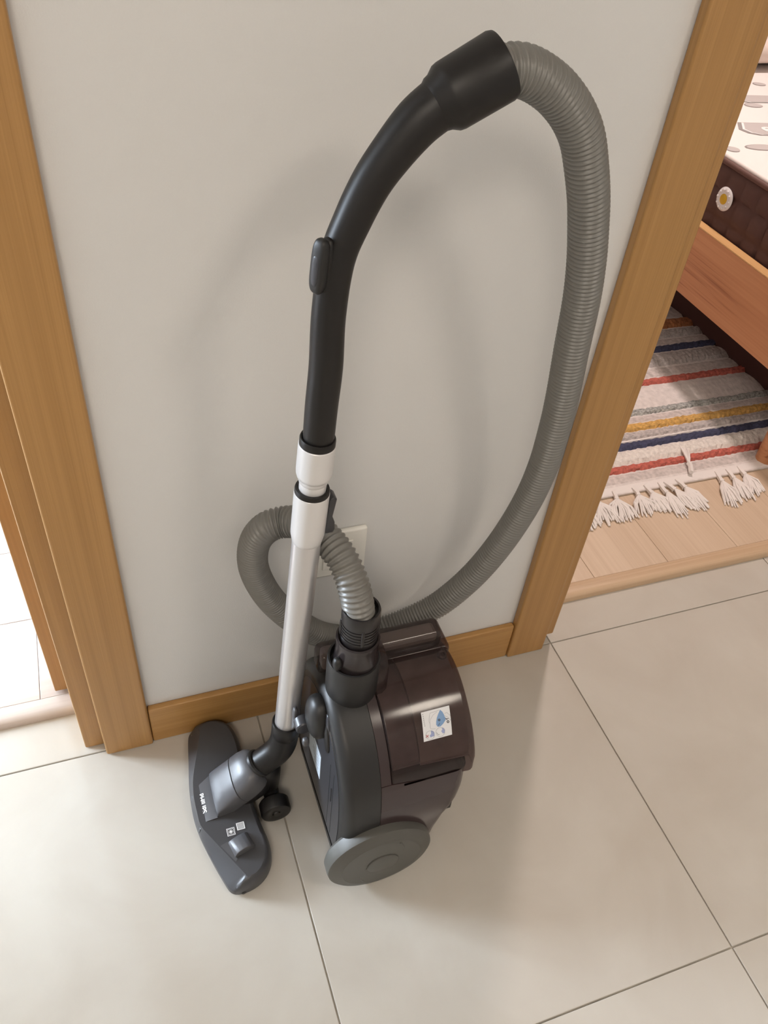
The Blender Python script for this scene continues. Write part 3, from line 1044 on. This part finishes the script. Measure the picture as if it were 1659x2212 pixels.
PROF = [(.0172, .010), (.0176, .020), (.0205, .0285), (.026, .0335), (.036, .0375), (.0535, .0402)]
yo0, yo1 = .6285, .7035
pv = [(x, yo0, z) for x, z in PROF] + [(.0535, yo0, .012)] + [(x, yo1, z) for x, z in PROF] + [(.0535, yo1, .012)]
# the far side edge runs back at a slant like the plate in the picture
pv = [(x + (.0050 if y < .65 else .0016) * (max(0.0, (.03 - x) / .0128)), y - (.006 if (y < .65 and x < .03) else 0) - (.022 if (y > .68 and x < .03) else (.010 if (y > .68 and x < .04) else 0)), z) for x, y, z in pv]
pn = len(PROF) + 1
pf = [tuple(range(pn)), tuple(range(pn, 2 * pn))] + [(k, (k + 1) % pn, pn + (k + 1) % pn, pn + k) for k in range(pn)]
link('brand_plate', auto_smooth(mesh_from('brand_plate', pv, pf), 30), 'nozzle_l', noz)


def plate_z(x):
    for a, b in zip(PROF[:-1], PROF[1:]):
        if a[0] <= x <= b[0]:
            return a[1] + (b[1] - a[1]) * (x - a[0]) / (b[0] - a[0])
    return PROF[-1][1]


link('lettering', text_mesh('lettering', 'PHILIPS', .0110, lambda u, v: (.0350 + v, .6600 - u, plate_z(.0350 + v) + .0006), .0003, .98), 'white_print', noz)
# tiny worn print along the far front edge
for k in range(9):
    t = k / 8
    box('fine_print', .0395 + .0 - .005 * t, .0405 - .005 * t, .797 - .036 * t - .0024, .797 - .036 * t, .0205, .0212, 'mprint', noz)


def flat_quad(name, pts, z, mat, parent):
    return link(name, mesh_from(name, [(x, y, z) for x, y in pts], [tuple(range(len(pts)))]), mat, parent)


def frame_quad(name, cx, cy, hx, hy, w, z, mat, parent, rot=0.0, n=4):
    o, i = [], []
    for k in range(n):
        a = rot + PI / 4 + 2 * PI * k / n
        s = math.sqrt(2) if n == 4 else 1
        o.append((cx + hx * s * math.cos(a), cy + hy * s * math.sin(a), z))
        i.append((cx + (hx - w) * s * math.cos(a), cy + (hy - w) * s * math.sin(a), z))
    return link(name, mesh_from(name, o + i, [(k, (k + 1) % n, n + (k + 1) % n, n + k) for k in range(n)]), mat, parent)


ZI = .0382
frame_quad('floor_icon', .0688, .6010, .0062, .0062, .0008, ZI, 'white_print', noz)
frame_quad('floor_icon', .0688, .6010, .0045, .0045, .0005, ZI, 'white_print', noz)
frame_quad('floor_icon', .0688, .6010, .0030, .0030, .0005, ZI, 'white_print', noz, 0, 12)
frame_quad('floor_icon', .0688, .6010, .0016, .0016, .0016, ZI, 'white_print', noz, PI / 4)
frame_quad('carpet_icon', .0850, .6060, .0062, .0060, .0008, ZI, 'white_print', noz)
for k in range(10):
    flat_quad('carpet_icon', [(.0796 + .00115 * k, .6008), (.0801 + .00115 * k, .6008), (.0801 + .00115 * k, .6112), (.0796 + .00115 * k, .6112)], ZI, 'white_print', noz)

# rocker pedal: rounded wedge
pd = []
pc = Vector((.0795, .5770))
rotp = math.radians(14)
prof_p = [(-.0165, .034), (-.0160, .0405), (-.0130, .0462), (-.0085, .0498), (-.002, .0520), (.005, .0522), (.0110, .0502), (.0150, .0460), (.0170, .0400), (.0172, .034)]
pv = []
for s in (-1, 1):
    for (a, z) in prof_p:
        zz = z if s < 0 else z - (.0 if z < .036 else (z - .036) * .45)
        hwid = .0145 if s < 0 else .0125
        x, y = a, s * hwid
        pv.append((pc.x + x * math.cos(rotp) - y * math.sin(rotp), pc.y + x * math.sin(rotp) + y * math.cos(rotp), zz))
q = len(prof_p)
pf = [tuple(range(q)), tuple(range(q, 2 * q))] + [(k, (k + 1) % q, q + (k + 1) % q, q + k) for k in range(q)]
pm_ = mesh_from('pedal', pv, pf)
bm = bmesh.new(); bm.from_mesh(pm_)
bmesh.ops.bevel(bm, geom=bm.edges[:], offset=.0012, segments=2, profile=.5, affect='EDGES')
bm.to_mesh(pm_); bm.free()
link('pedal', auto_smooth(pm_, 60), 'nozzle_l', noz)
flat_quad('pedal_recess', [(.0490, .5835), (.0640, .5880), (.0700, .5560), (.0665, .5530)], .03795, 'nozzle_l', noz)
link('end_screw', lathe_mesh('end_screw', (.070, .5175, .008), (0, -1, 0), [(0, .002), (0.002, .004), (.0025, .003), (.0022, .0005)], 16), 'black', noz)

# neck shell that rises from the plate to the elbow
NECK = [(.0540, .0405, .0010, .0365), (.0548, .0440, .0045, .0372), (.0600, .0490, .0090, .0370), (.075, .061, .0135, .0365), (.0915, .0740, .0160, .0360), (.0921, .0738, .0150, .0352),
        (.0930, .0747, .0150, .0352), (.0936, .0758, .0172, .0362), (.105, .085, .0195, .0355), (.116, .0935, .0195, .0330), (.1235, .0985, .0165, .0285), (.1280, .1005, .0115, .021), (.1300, .1010, .006, .012)]
NY = .667
nv, nf = [], []
seg = 18
for (x, ze, hc, hw) in NECK:
    for k in range(seg + 1):
        a = PI * k / seg
        cy, sy = math.cos(a), math.sin(a)
        nv.append((x - hc * .55 * sy, NY - hw * math.copysign(abs(cy) ** .75, cy), ze + hc * sy ** .8))
    nv.append((x + .010, NY + hw * .94, ze - .020))
    nv.append((x + .010, NY - hw * .94, ze - .020))
w_ = seg + 3
for i in range(len(NECK) - 1):
    for k in range(w_):
        k2 = (k + 1) % w_
        nf.append((i * w_ + k, i * w_ + k2, (i + 1) * w_ + k2, (i + 1) * w_ + k))
nf.append(tuple(range(w_))); nf.append(tuple((len(NECK) - 1) * w_ + k for k in range(w_)))
neck = link('neck', auto_smooth(mesh_from('neck', nv, nf), 38), 'nozzle_l', vac)
neck['label'] = 'grey swivel neck of the floor nozzle'
link('neck_underside', blob_mesh('neck_underside', (.108, NY, .056), (.036, .030, .030), 3, rot=Matrix.Rotation(math.radians(-35), 3, 'Y')), 'black', neck)
# elbow
el = catmull([(.108, NY, .084, .0200), (.124, NY, .096, .0212), (.142, NY, .1110, .0214), (.1570, NY, .1250, .0216), (.1655, NY, .1400, .0217), (.1702, NY, .1620, .0214), (.1735, NY, .2000, .0213)], 6)
elbow = link('elbow', sweep_mesh('elbow', [p[:3] for p in el], [p[3] for p in el], 32), 'handle', vac)
elbow['label'] = 'dark grey elbow below the tube'
ed = (Vector((.156, NY, .132)) - Vector((.124, NY, .100))).normalized()
link('elbow_ring', lathe_mesh('elbow_ring', Vector((.1285, NY, .1045)), ed, [(-.004, .0205), (-.002, .0232), (.002, .0232), (.004, .0205)], 32), 'dark', elbow)
on_axis('elbow_sleeve', [(.174, .0205), (.176, .0216), (.2035, .0219), (.2055, .0210), (.2055, .0179), (.199, .0175)], 'handle', elbow)
link('elbow_heel', lathe_mesh('elbow_heel', (.1400, NY, .0300), (.05, 0, 1), [(0, .020), (.02, .0215), (.052, .0215), (.062, .019), (.07, .012)], 32), 'black', elbow)
# rollers
for sgn in (-1, 1):
    y0 = .6145 if sgn < 0 else .7195
    ax = (0, 1, 0) if sgn < 0 else (0, -1, 0)
    rl_ = link('roller', lathe_mesh('roller', (.1450, y0, .0250), ax, [(.0008, .012), (0.0, .018), (.0012, .0232), (.004, .0245), (.022, .0245), (.0245, .0225), (.0248, .008)], 40), 'black', vac)
    link('axle_cap', lathe_mesh('axle_cap', (.1450, y0, .0250), ax, [(-.0012, .002), (-.001, .006), (.001, .007)], 20), 'black', rl_)
link('roller_axle', sweep_mesh('roller_axle', [(.1450, .638, .027), (.1450, .696, .027)], [.013, .013], 20), 'black', vac)

# ------------------------------------------------------------------ bedroom: bed
BX, BY0, BY1, BX1 = 1.550, 1.165, 3.20, 3.00
bed = empty('bed', (2.2, 2.2, FZ), 'oak framed bed seen through the bedroom doorway', 'bed')
box('side_rail', BX, BX + .025, BY0, BY1, .242, .424, 'bed_wood', bed, bev=.0012)
box('rail_edge', BX + .0005, BX + .0285, BY0, BY1, .4241, .4285, 'bed_edge', bed, bev=.001)
box('side_rail', BX1 - .025, BX1, BY0, BY1, .242, .424, 'bed_wood', bed, bev=.0012)
box('foot_rail', BX + .026, BX1 - .026, BY0, BY0 + .025, .242, .424, 'bed_wood', bed, bev=.0012)
box('headboard', BX, BX1, BY1 + .001, BY1 + .04, .20, 1.0, 'bed_wood', bed, bev=.004)
for lx, ly in ((BX + .008, BY0 + .006), (BX1 - .06, BY0 + .006), (BX + .008, BY1 - .07), (BX1 - .06, BY1 - .07)):
    link('leg', lathe_mesh('leg', (lx + .026, ly + .026, FZ + .0005), (0, 0, 1), [(0, .022), (.002, .025), (.05, .026), (.228, .026)], 24), 'bed_wood', bed)
box('base_panel', 1.800, 1.815, BY0 + .12, BY1 - .02, FZ + .001, .26, 'under_bed', bed)
box('slat_deck', BX + .03, BX1 - .03, BY0 + .03, BY1 - .01, .262, .300, 'under_bed', bed)

mat_ = empty('mattress', (2.2, 2.2, .3), 'mattress with white printed top and quilted brown side', 'mattress')
MX0, MX1, MY0, MY1, MZ0, MZ1 = 1.602, 2.965, 1.20, 3.18, .302, .590


def quilt_side(name, fixed, a0, a1, z0, z1, cell, axis, sgn):
    na, nz = max(8, int((a1 - a0) / .010)), int((z1 - z0) / .010)
    verts, faces = [], []
    for j in range(nz + 1):
        z = z0 + (z1 - z0) * j / nz
        for i in range(na + 1):
            a = a0 + (a1 - a0) * i / na
            fa = abs(math.sin(PI * (a - a0) / cell)); fz = abs(math.sin(PI * (z1 - z) / cell))
            puff = .011 * (min(1, fa * 1.6) ** .7) * (min(1, fz * 1.6) ** .7)
            bulge = .006 * math.sin(PI * (z - z0) / (z1 - z0))
            d = fixed + sgn * (puff + bulge)
            verts.append((d, a, z) if axis == 'x' else (a, d, z))
    for j in range(nz):
        for i in range(na):
            k = j * (na + 1) + i
            faces.append((k, k + 1, k + na + 2, k + na + 1))
    return link(name, auto_smooth(mesh_from(name, verts, faces), 60), 'quilt', mat_)


box('core', MX0 + .001, MX1 - .001, MY0 + .001, MY1, MZ0, MZ1 - .012, 'quilt', mat_, bev=.01)
quilt_side('quilted_side', MX0, MY0, MY1, MZ0, MZ1 - .014, .062, 'x', -1)
quilt_side('quilted_end', MY0, MX0, MX1, MZ0, MZ1 - .014, .062, 'y', -1)
pip = [(MX0 - .004, MY1, MZ1 - .010), (MX0 - .004, MY0 + .03, MZ1 - .010), (MX0 + .008, MY0 + .006, MZ1 - .010), (MX0 + .03, MY0 - .004, MZ1 - .010), (MX1, MY0 - .004, MZ1 - .010)]
link('piping', sweep_mesh('piping', pip, [.0075] * 5, 12), 'quilt_pipe', mat_)
weighted(link('top_panel', box_mesh('top_panel', MX0 + .001, MX1, MY0 + .002, MY1, MZ1 - .012, MZ1 + .004, .006, 3), 'mattress_top', mat_))
ZT = MZ1 + .0046


def oval(cx, cy, rx, ry, rot, mat, name='printed_oval', z=ZT):
    pts = []
    for k in range(24):
        a = 2 * PI * k / 24
        x, y = rx * math.cos(a), ry * math.sin(a)
        pts.append((cx + x * math.cos(rot) - y * math.sin(rot), cy + x * math.sin(rot) + y * math.cos(rot)))
    return flat_quad(name, pts, z, mat, mat_)


for (cx, cy, rx, ry) in ((1.742, 1.768, .055, .022), (1.640, 1.766, .020, .020), (1.955, 2.085, .030, .020), (2.125, 2.275, .022, .018), (1.80, 1.45, .05, .02), (2.03, 1.80, .05, .022), (1.98, 2.42, .05, .022), (2.3, 2.1, .05, .022)):
    oval(cx, cy, rx, ry, -.12, 'mprint_d')
    oval(cx + .002, cy, rx * .93, ry * .86, -.12, 'mprint', z=ZT + .0004)


def patch(x0, y0, w, h):
    pts = [(x0 - .012, y0 + .048), (x0 + .022, y0 + h), (x0 + w - .03, y0 + h - .03), (x0 + w + .01, y0 + h - .07), (x0 + w - .02, y0 - .03), (x0 + .022, y0 - .002), (x0 - .004, y0 + .018)]
    flat_quad('printed_patch', pts, ZT + .0002, 'mprint_d', mat_)
    cx = sum(p[0] for p in pts) / 7; cy = sum(p[1] for p in pts) / 7
    flat_quad('printed_patch', [(cx + (p[0] - cx) * .93 + .004, cy + (p[1] - cy) * .93) for p in pts], ZT + .0006, 'white_print', mat_)
    flat_quad('printed_patch', [(cx + (p[0] - cx) * .88 + .006, cy + (p[1] - cy) * .90) for p in pts], ZT + .0010, 'mprint', mat_)


patch(1.775, 1.853, .25, .100)
link('lettering', text_mesh('lettering', 'eco', .085, lambda u, v: (1.895 + u, 1.893 + v, ZT + .0016), .002), 'white_print', mat_)
patch(1.93, 2.11, .30, .07)
vent = link('air_vent', lathe_mesh('air_vent', (MX0 - .013, 1.672, .5050), (-1, 0, 0), [(0, .020), (0, .028), (.003, .030), (.006, .027), (.0075, .022), (.006, .017), (.0062, .014)], 32), 'vent_clear', mat_)
vent['label'] = 'clear round air vent with gold centre'
for k in range(10):
    a = 2 * PI * k / 10
    link('vent_ridge', blob_mesh('vent_ridge', (MX0 - .0205, 1.672 + .0225 * math.cos(a), .5050 + .0225 * math.sin(a)), (.0025, .0035, .0035), 2, 10, 6), 'vent_clear', mat_)
link('vent_centre', lathe_mesh('vent_centre', (MX0 - .018, 1.672, .5050), (-1, 0, 0), [(0, .0135), (.002, .0130), (.0035, .009), (.0038, .002)], 24), 'vent_gold', mat_)

pl_ = link('pillow', blob_mesh('pillow', (2.22, 2.62, MZ1 + .064), (.36, .24, .058), 2.6, 36, 18), 'pillow')
tag(pl_, 'pale blush pillow lying on the printed mattress', 'pillow')

# ------------------------------------------------------------------ striped rug
RX0, RX1 = 0.86, 1.797
RZ = FZ
rug = empty('rug', (1.3, 1.7, RZ), 'cream rug with red, navy and gold tufted stripes beside the bed', 'rug')
box('backing', RX0, RX1, 1.168, 2.45, RZ + .0008, RZ + .0062, 'rug_base', rug, bev=.001)


def stripe(name, y0, y1, mat, h, amp, rows=5, step=.0075):
    nx = int((RX1 - RX0) / step)
    rnd = random.Random(hash((name, round(y0, 3))) & 0xffff if False else int(y0 * 10000))
    verts, faces = [], []
    for j in range(rows + 1):
        t = j / rows
        prof = math.sin(PI * t) ** .45 if 0 < t < 1 else 0.0
        for i in range(nx + 1):
            x = RX0 + (RX1 - RX0) * i / nx
            jy = (rnd.random() - .5) * amp * 1.6
            verts.append((x + (rnd.random() - .5) * step * .5 + (rnd.random() * .006 if i == nx else 0), y0 + (y1 - y0) * t + jy, RZ + .0055 + h * prof + (rnd.random() - .3) * amp * (1 if prof > 0 else 0)))
    for j in range(rows):
        for i in range(nx):
            k = j * (nx + 1) + i
            faces.append((k, k + 1, k + nx + 2, k + nx + 1))
    base = len(verts)
    me = mesh_from(name, verts, faces)
    return link(name, me, mat, rug)


ST = [('hem_band', 1.170, 1.198, 'fringe', .002, .0004), ('flat_band', 1.200, 1.234, 'rug_rib', .002, .0008), ('red_stripe', 1.236, 1.260, 'pile_red', .0085, .0028),
      ('white_pile', 1.262, 1.312, 'pile_white', .008, .0036), ('navy_stripe', 1.314, 1.340, 'pile_navy', .009, .0028), ('white_line', 1.341, 1.349, 'fringe', .004, .0008),
      ('grey_pile', 1.350, 1.378, 'pile_grey', .007, .0026), ('gold_stripe', 1.380, 1.410, 'pile_gold', .009, .0028), ('flat_band', 1.412, 1.438, 'rug_rib', .002, .0010),
      ('speckled_stripe', 1.440, 1.466, 'pile_speck', .007, .0030), ('woven_band', 1.468, 1.558, 'rug_base', .003, .0012), ('red_stripe', 1.562, 1.591, 'pile_red', .0085, .0028),
      ('flat_band', 1.593, 1.638, 'rug_rib', .002, .0008), ('grey_pile', 1.642, 1.706, 'pile_grey', .0075, .0026), ('navy_stripe', 1.711, 1.740, 'pile_navy', .009, .0028),
      ('flat_band', 1.742, 1.775, 'rug_rib', .002, .0008), ('grey_pile', 1.777, 1.824, 'pile_grey', .0075, .0026), ('rust_stripe', 1.828, 1.880, 'pile_rust', .009, .0028),
      ('flat_band', 1.884, 1.950, 'rug_rib', .002, .0008), ('white_pile', 1.954, 2.05, 'pile_white', .008, .003), ('navy_stripe', 2.054, 2.09, 'pile_navy', .009, .0028), ('woven_band', 2.095, 2.44, 'rug_base', .003, .001)]
for s in ST:
    stripe(*s)


def tassel(x0, y0, dx, dy, flare=1.0, n=26, z0=RZ + .004, seed=0):
    rnd = random.Random(seed)
    vs_, fs_ = [], []

    def add(pts, rad):
        me = sweep_mesh('t', pts, rad, 5, True)
        b = len(vs_)
        vs_.extend([tuple(v.co) for v in me.vertices])
        fs_.extend([tuple(b + i for i in p.vertices) for p in me.polygons])
        bpy.data.meshes.remove(me)
    kx, ky = x0 + dx * .36, y0 + dy * .36
    add(catmull([(x0, y0, z0 + .003), (x0 + dx * .25 + rnd.uniform(-.004, .004), y0 + dy * .25, z0 + .004), (kx, ky, z0 + .003)], 3), [.0062, .0062, .0060, .0060, .0062, .0075, .0078])
    L = math.hypot(dx, dy)
    px, py = -dy / L, dx / L
    for k in range(n):
        t = (k / (n - 1) - .5) * 2
        sp = t * .030 * flare + rnd.uniform(-.005, .005)
        ln = 1.12 + rnd.uniform(-.16, .14) - .18 * t * t
        ex, ey = x0 + dx * ln + px * sp, y0 + dy * ln + py * sp
        mx, my = (kx + ex) / 2 + px * (sp * .2 + rnd.uniform(-.004, .004)), (ky + ey) / 2 + py * (sp * .2 + rnd.uniform(-.004, .004))
        add([(kx, ky, z0 + .003 + rnd.random() * .003), (mx, my, z0 + .002 + rnd.random() * .005), (ex, ey, z0 - .0024 + rnd.random() * .002)], [.0034, .0030, .0020])
    me = mesh_from('tassel', vs_, fs_)
    auto_smooth(me, 60)
    return link('tassel', me, 'fringe', rug)


TS = [(1.010, 1.180, -.006, -.085, 1), (1.062, 1.180, -.012, -.080, 1.2), (1.115, 1.180, -.022, -.078, 1.2), (1.170, 1.180, -.006, -.078, 1.1), (1.205, 1.181, .006, -.080, .9), (1.246, 1.181, -.004, -.100, .55),
      (1.262, 1.181, .025, -.088, .6), (1.297, 1.182, .012, -.092, .9), (1.418, 1.182, -.022, -.100, .8), (1.452, 1.184, -.010, -.095, .7), (1.490, 1.186, -.008, -.085, .9), (.955, 1.180, .0, -.085, 1), (.90, 1.180, -.01, -.085, 1), (1.64, 1.18, .0, -.09, 1), (1.72, 1.18, .01, -.09, 1)]
for k, t in enumerate(TS):
    tassel(*t, seed=k + 3)
tassel(1.342, 1.188, .040, .088, .25, 9, RZ + .014, 77)
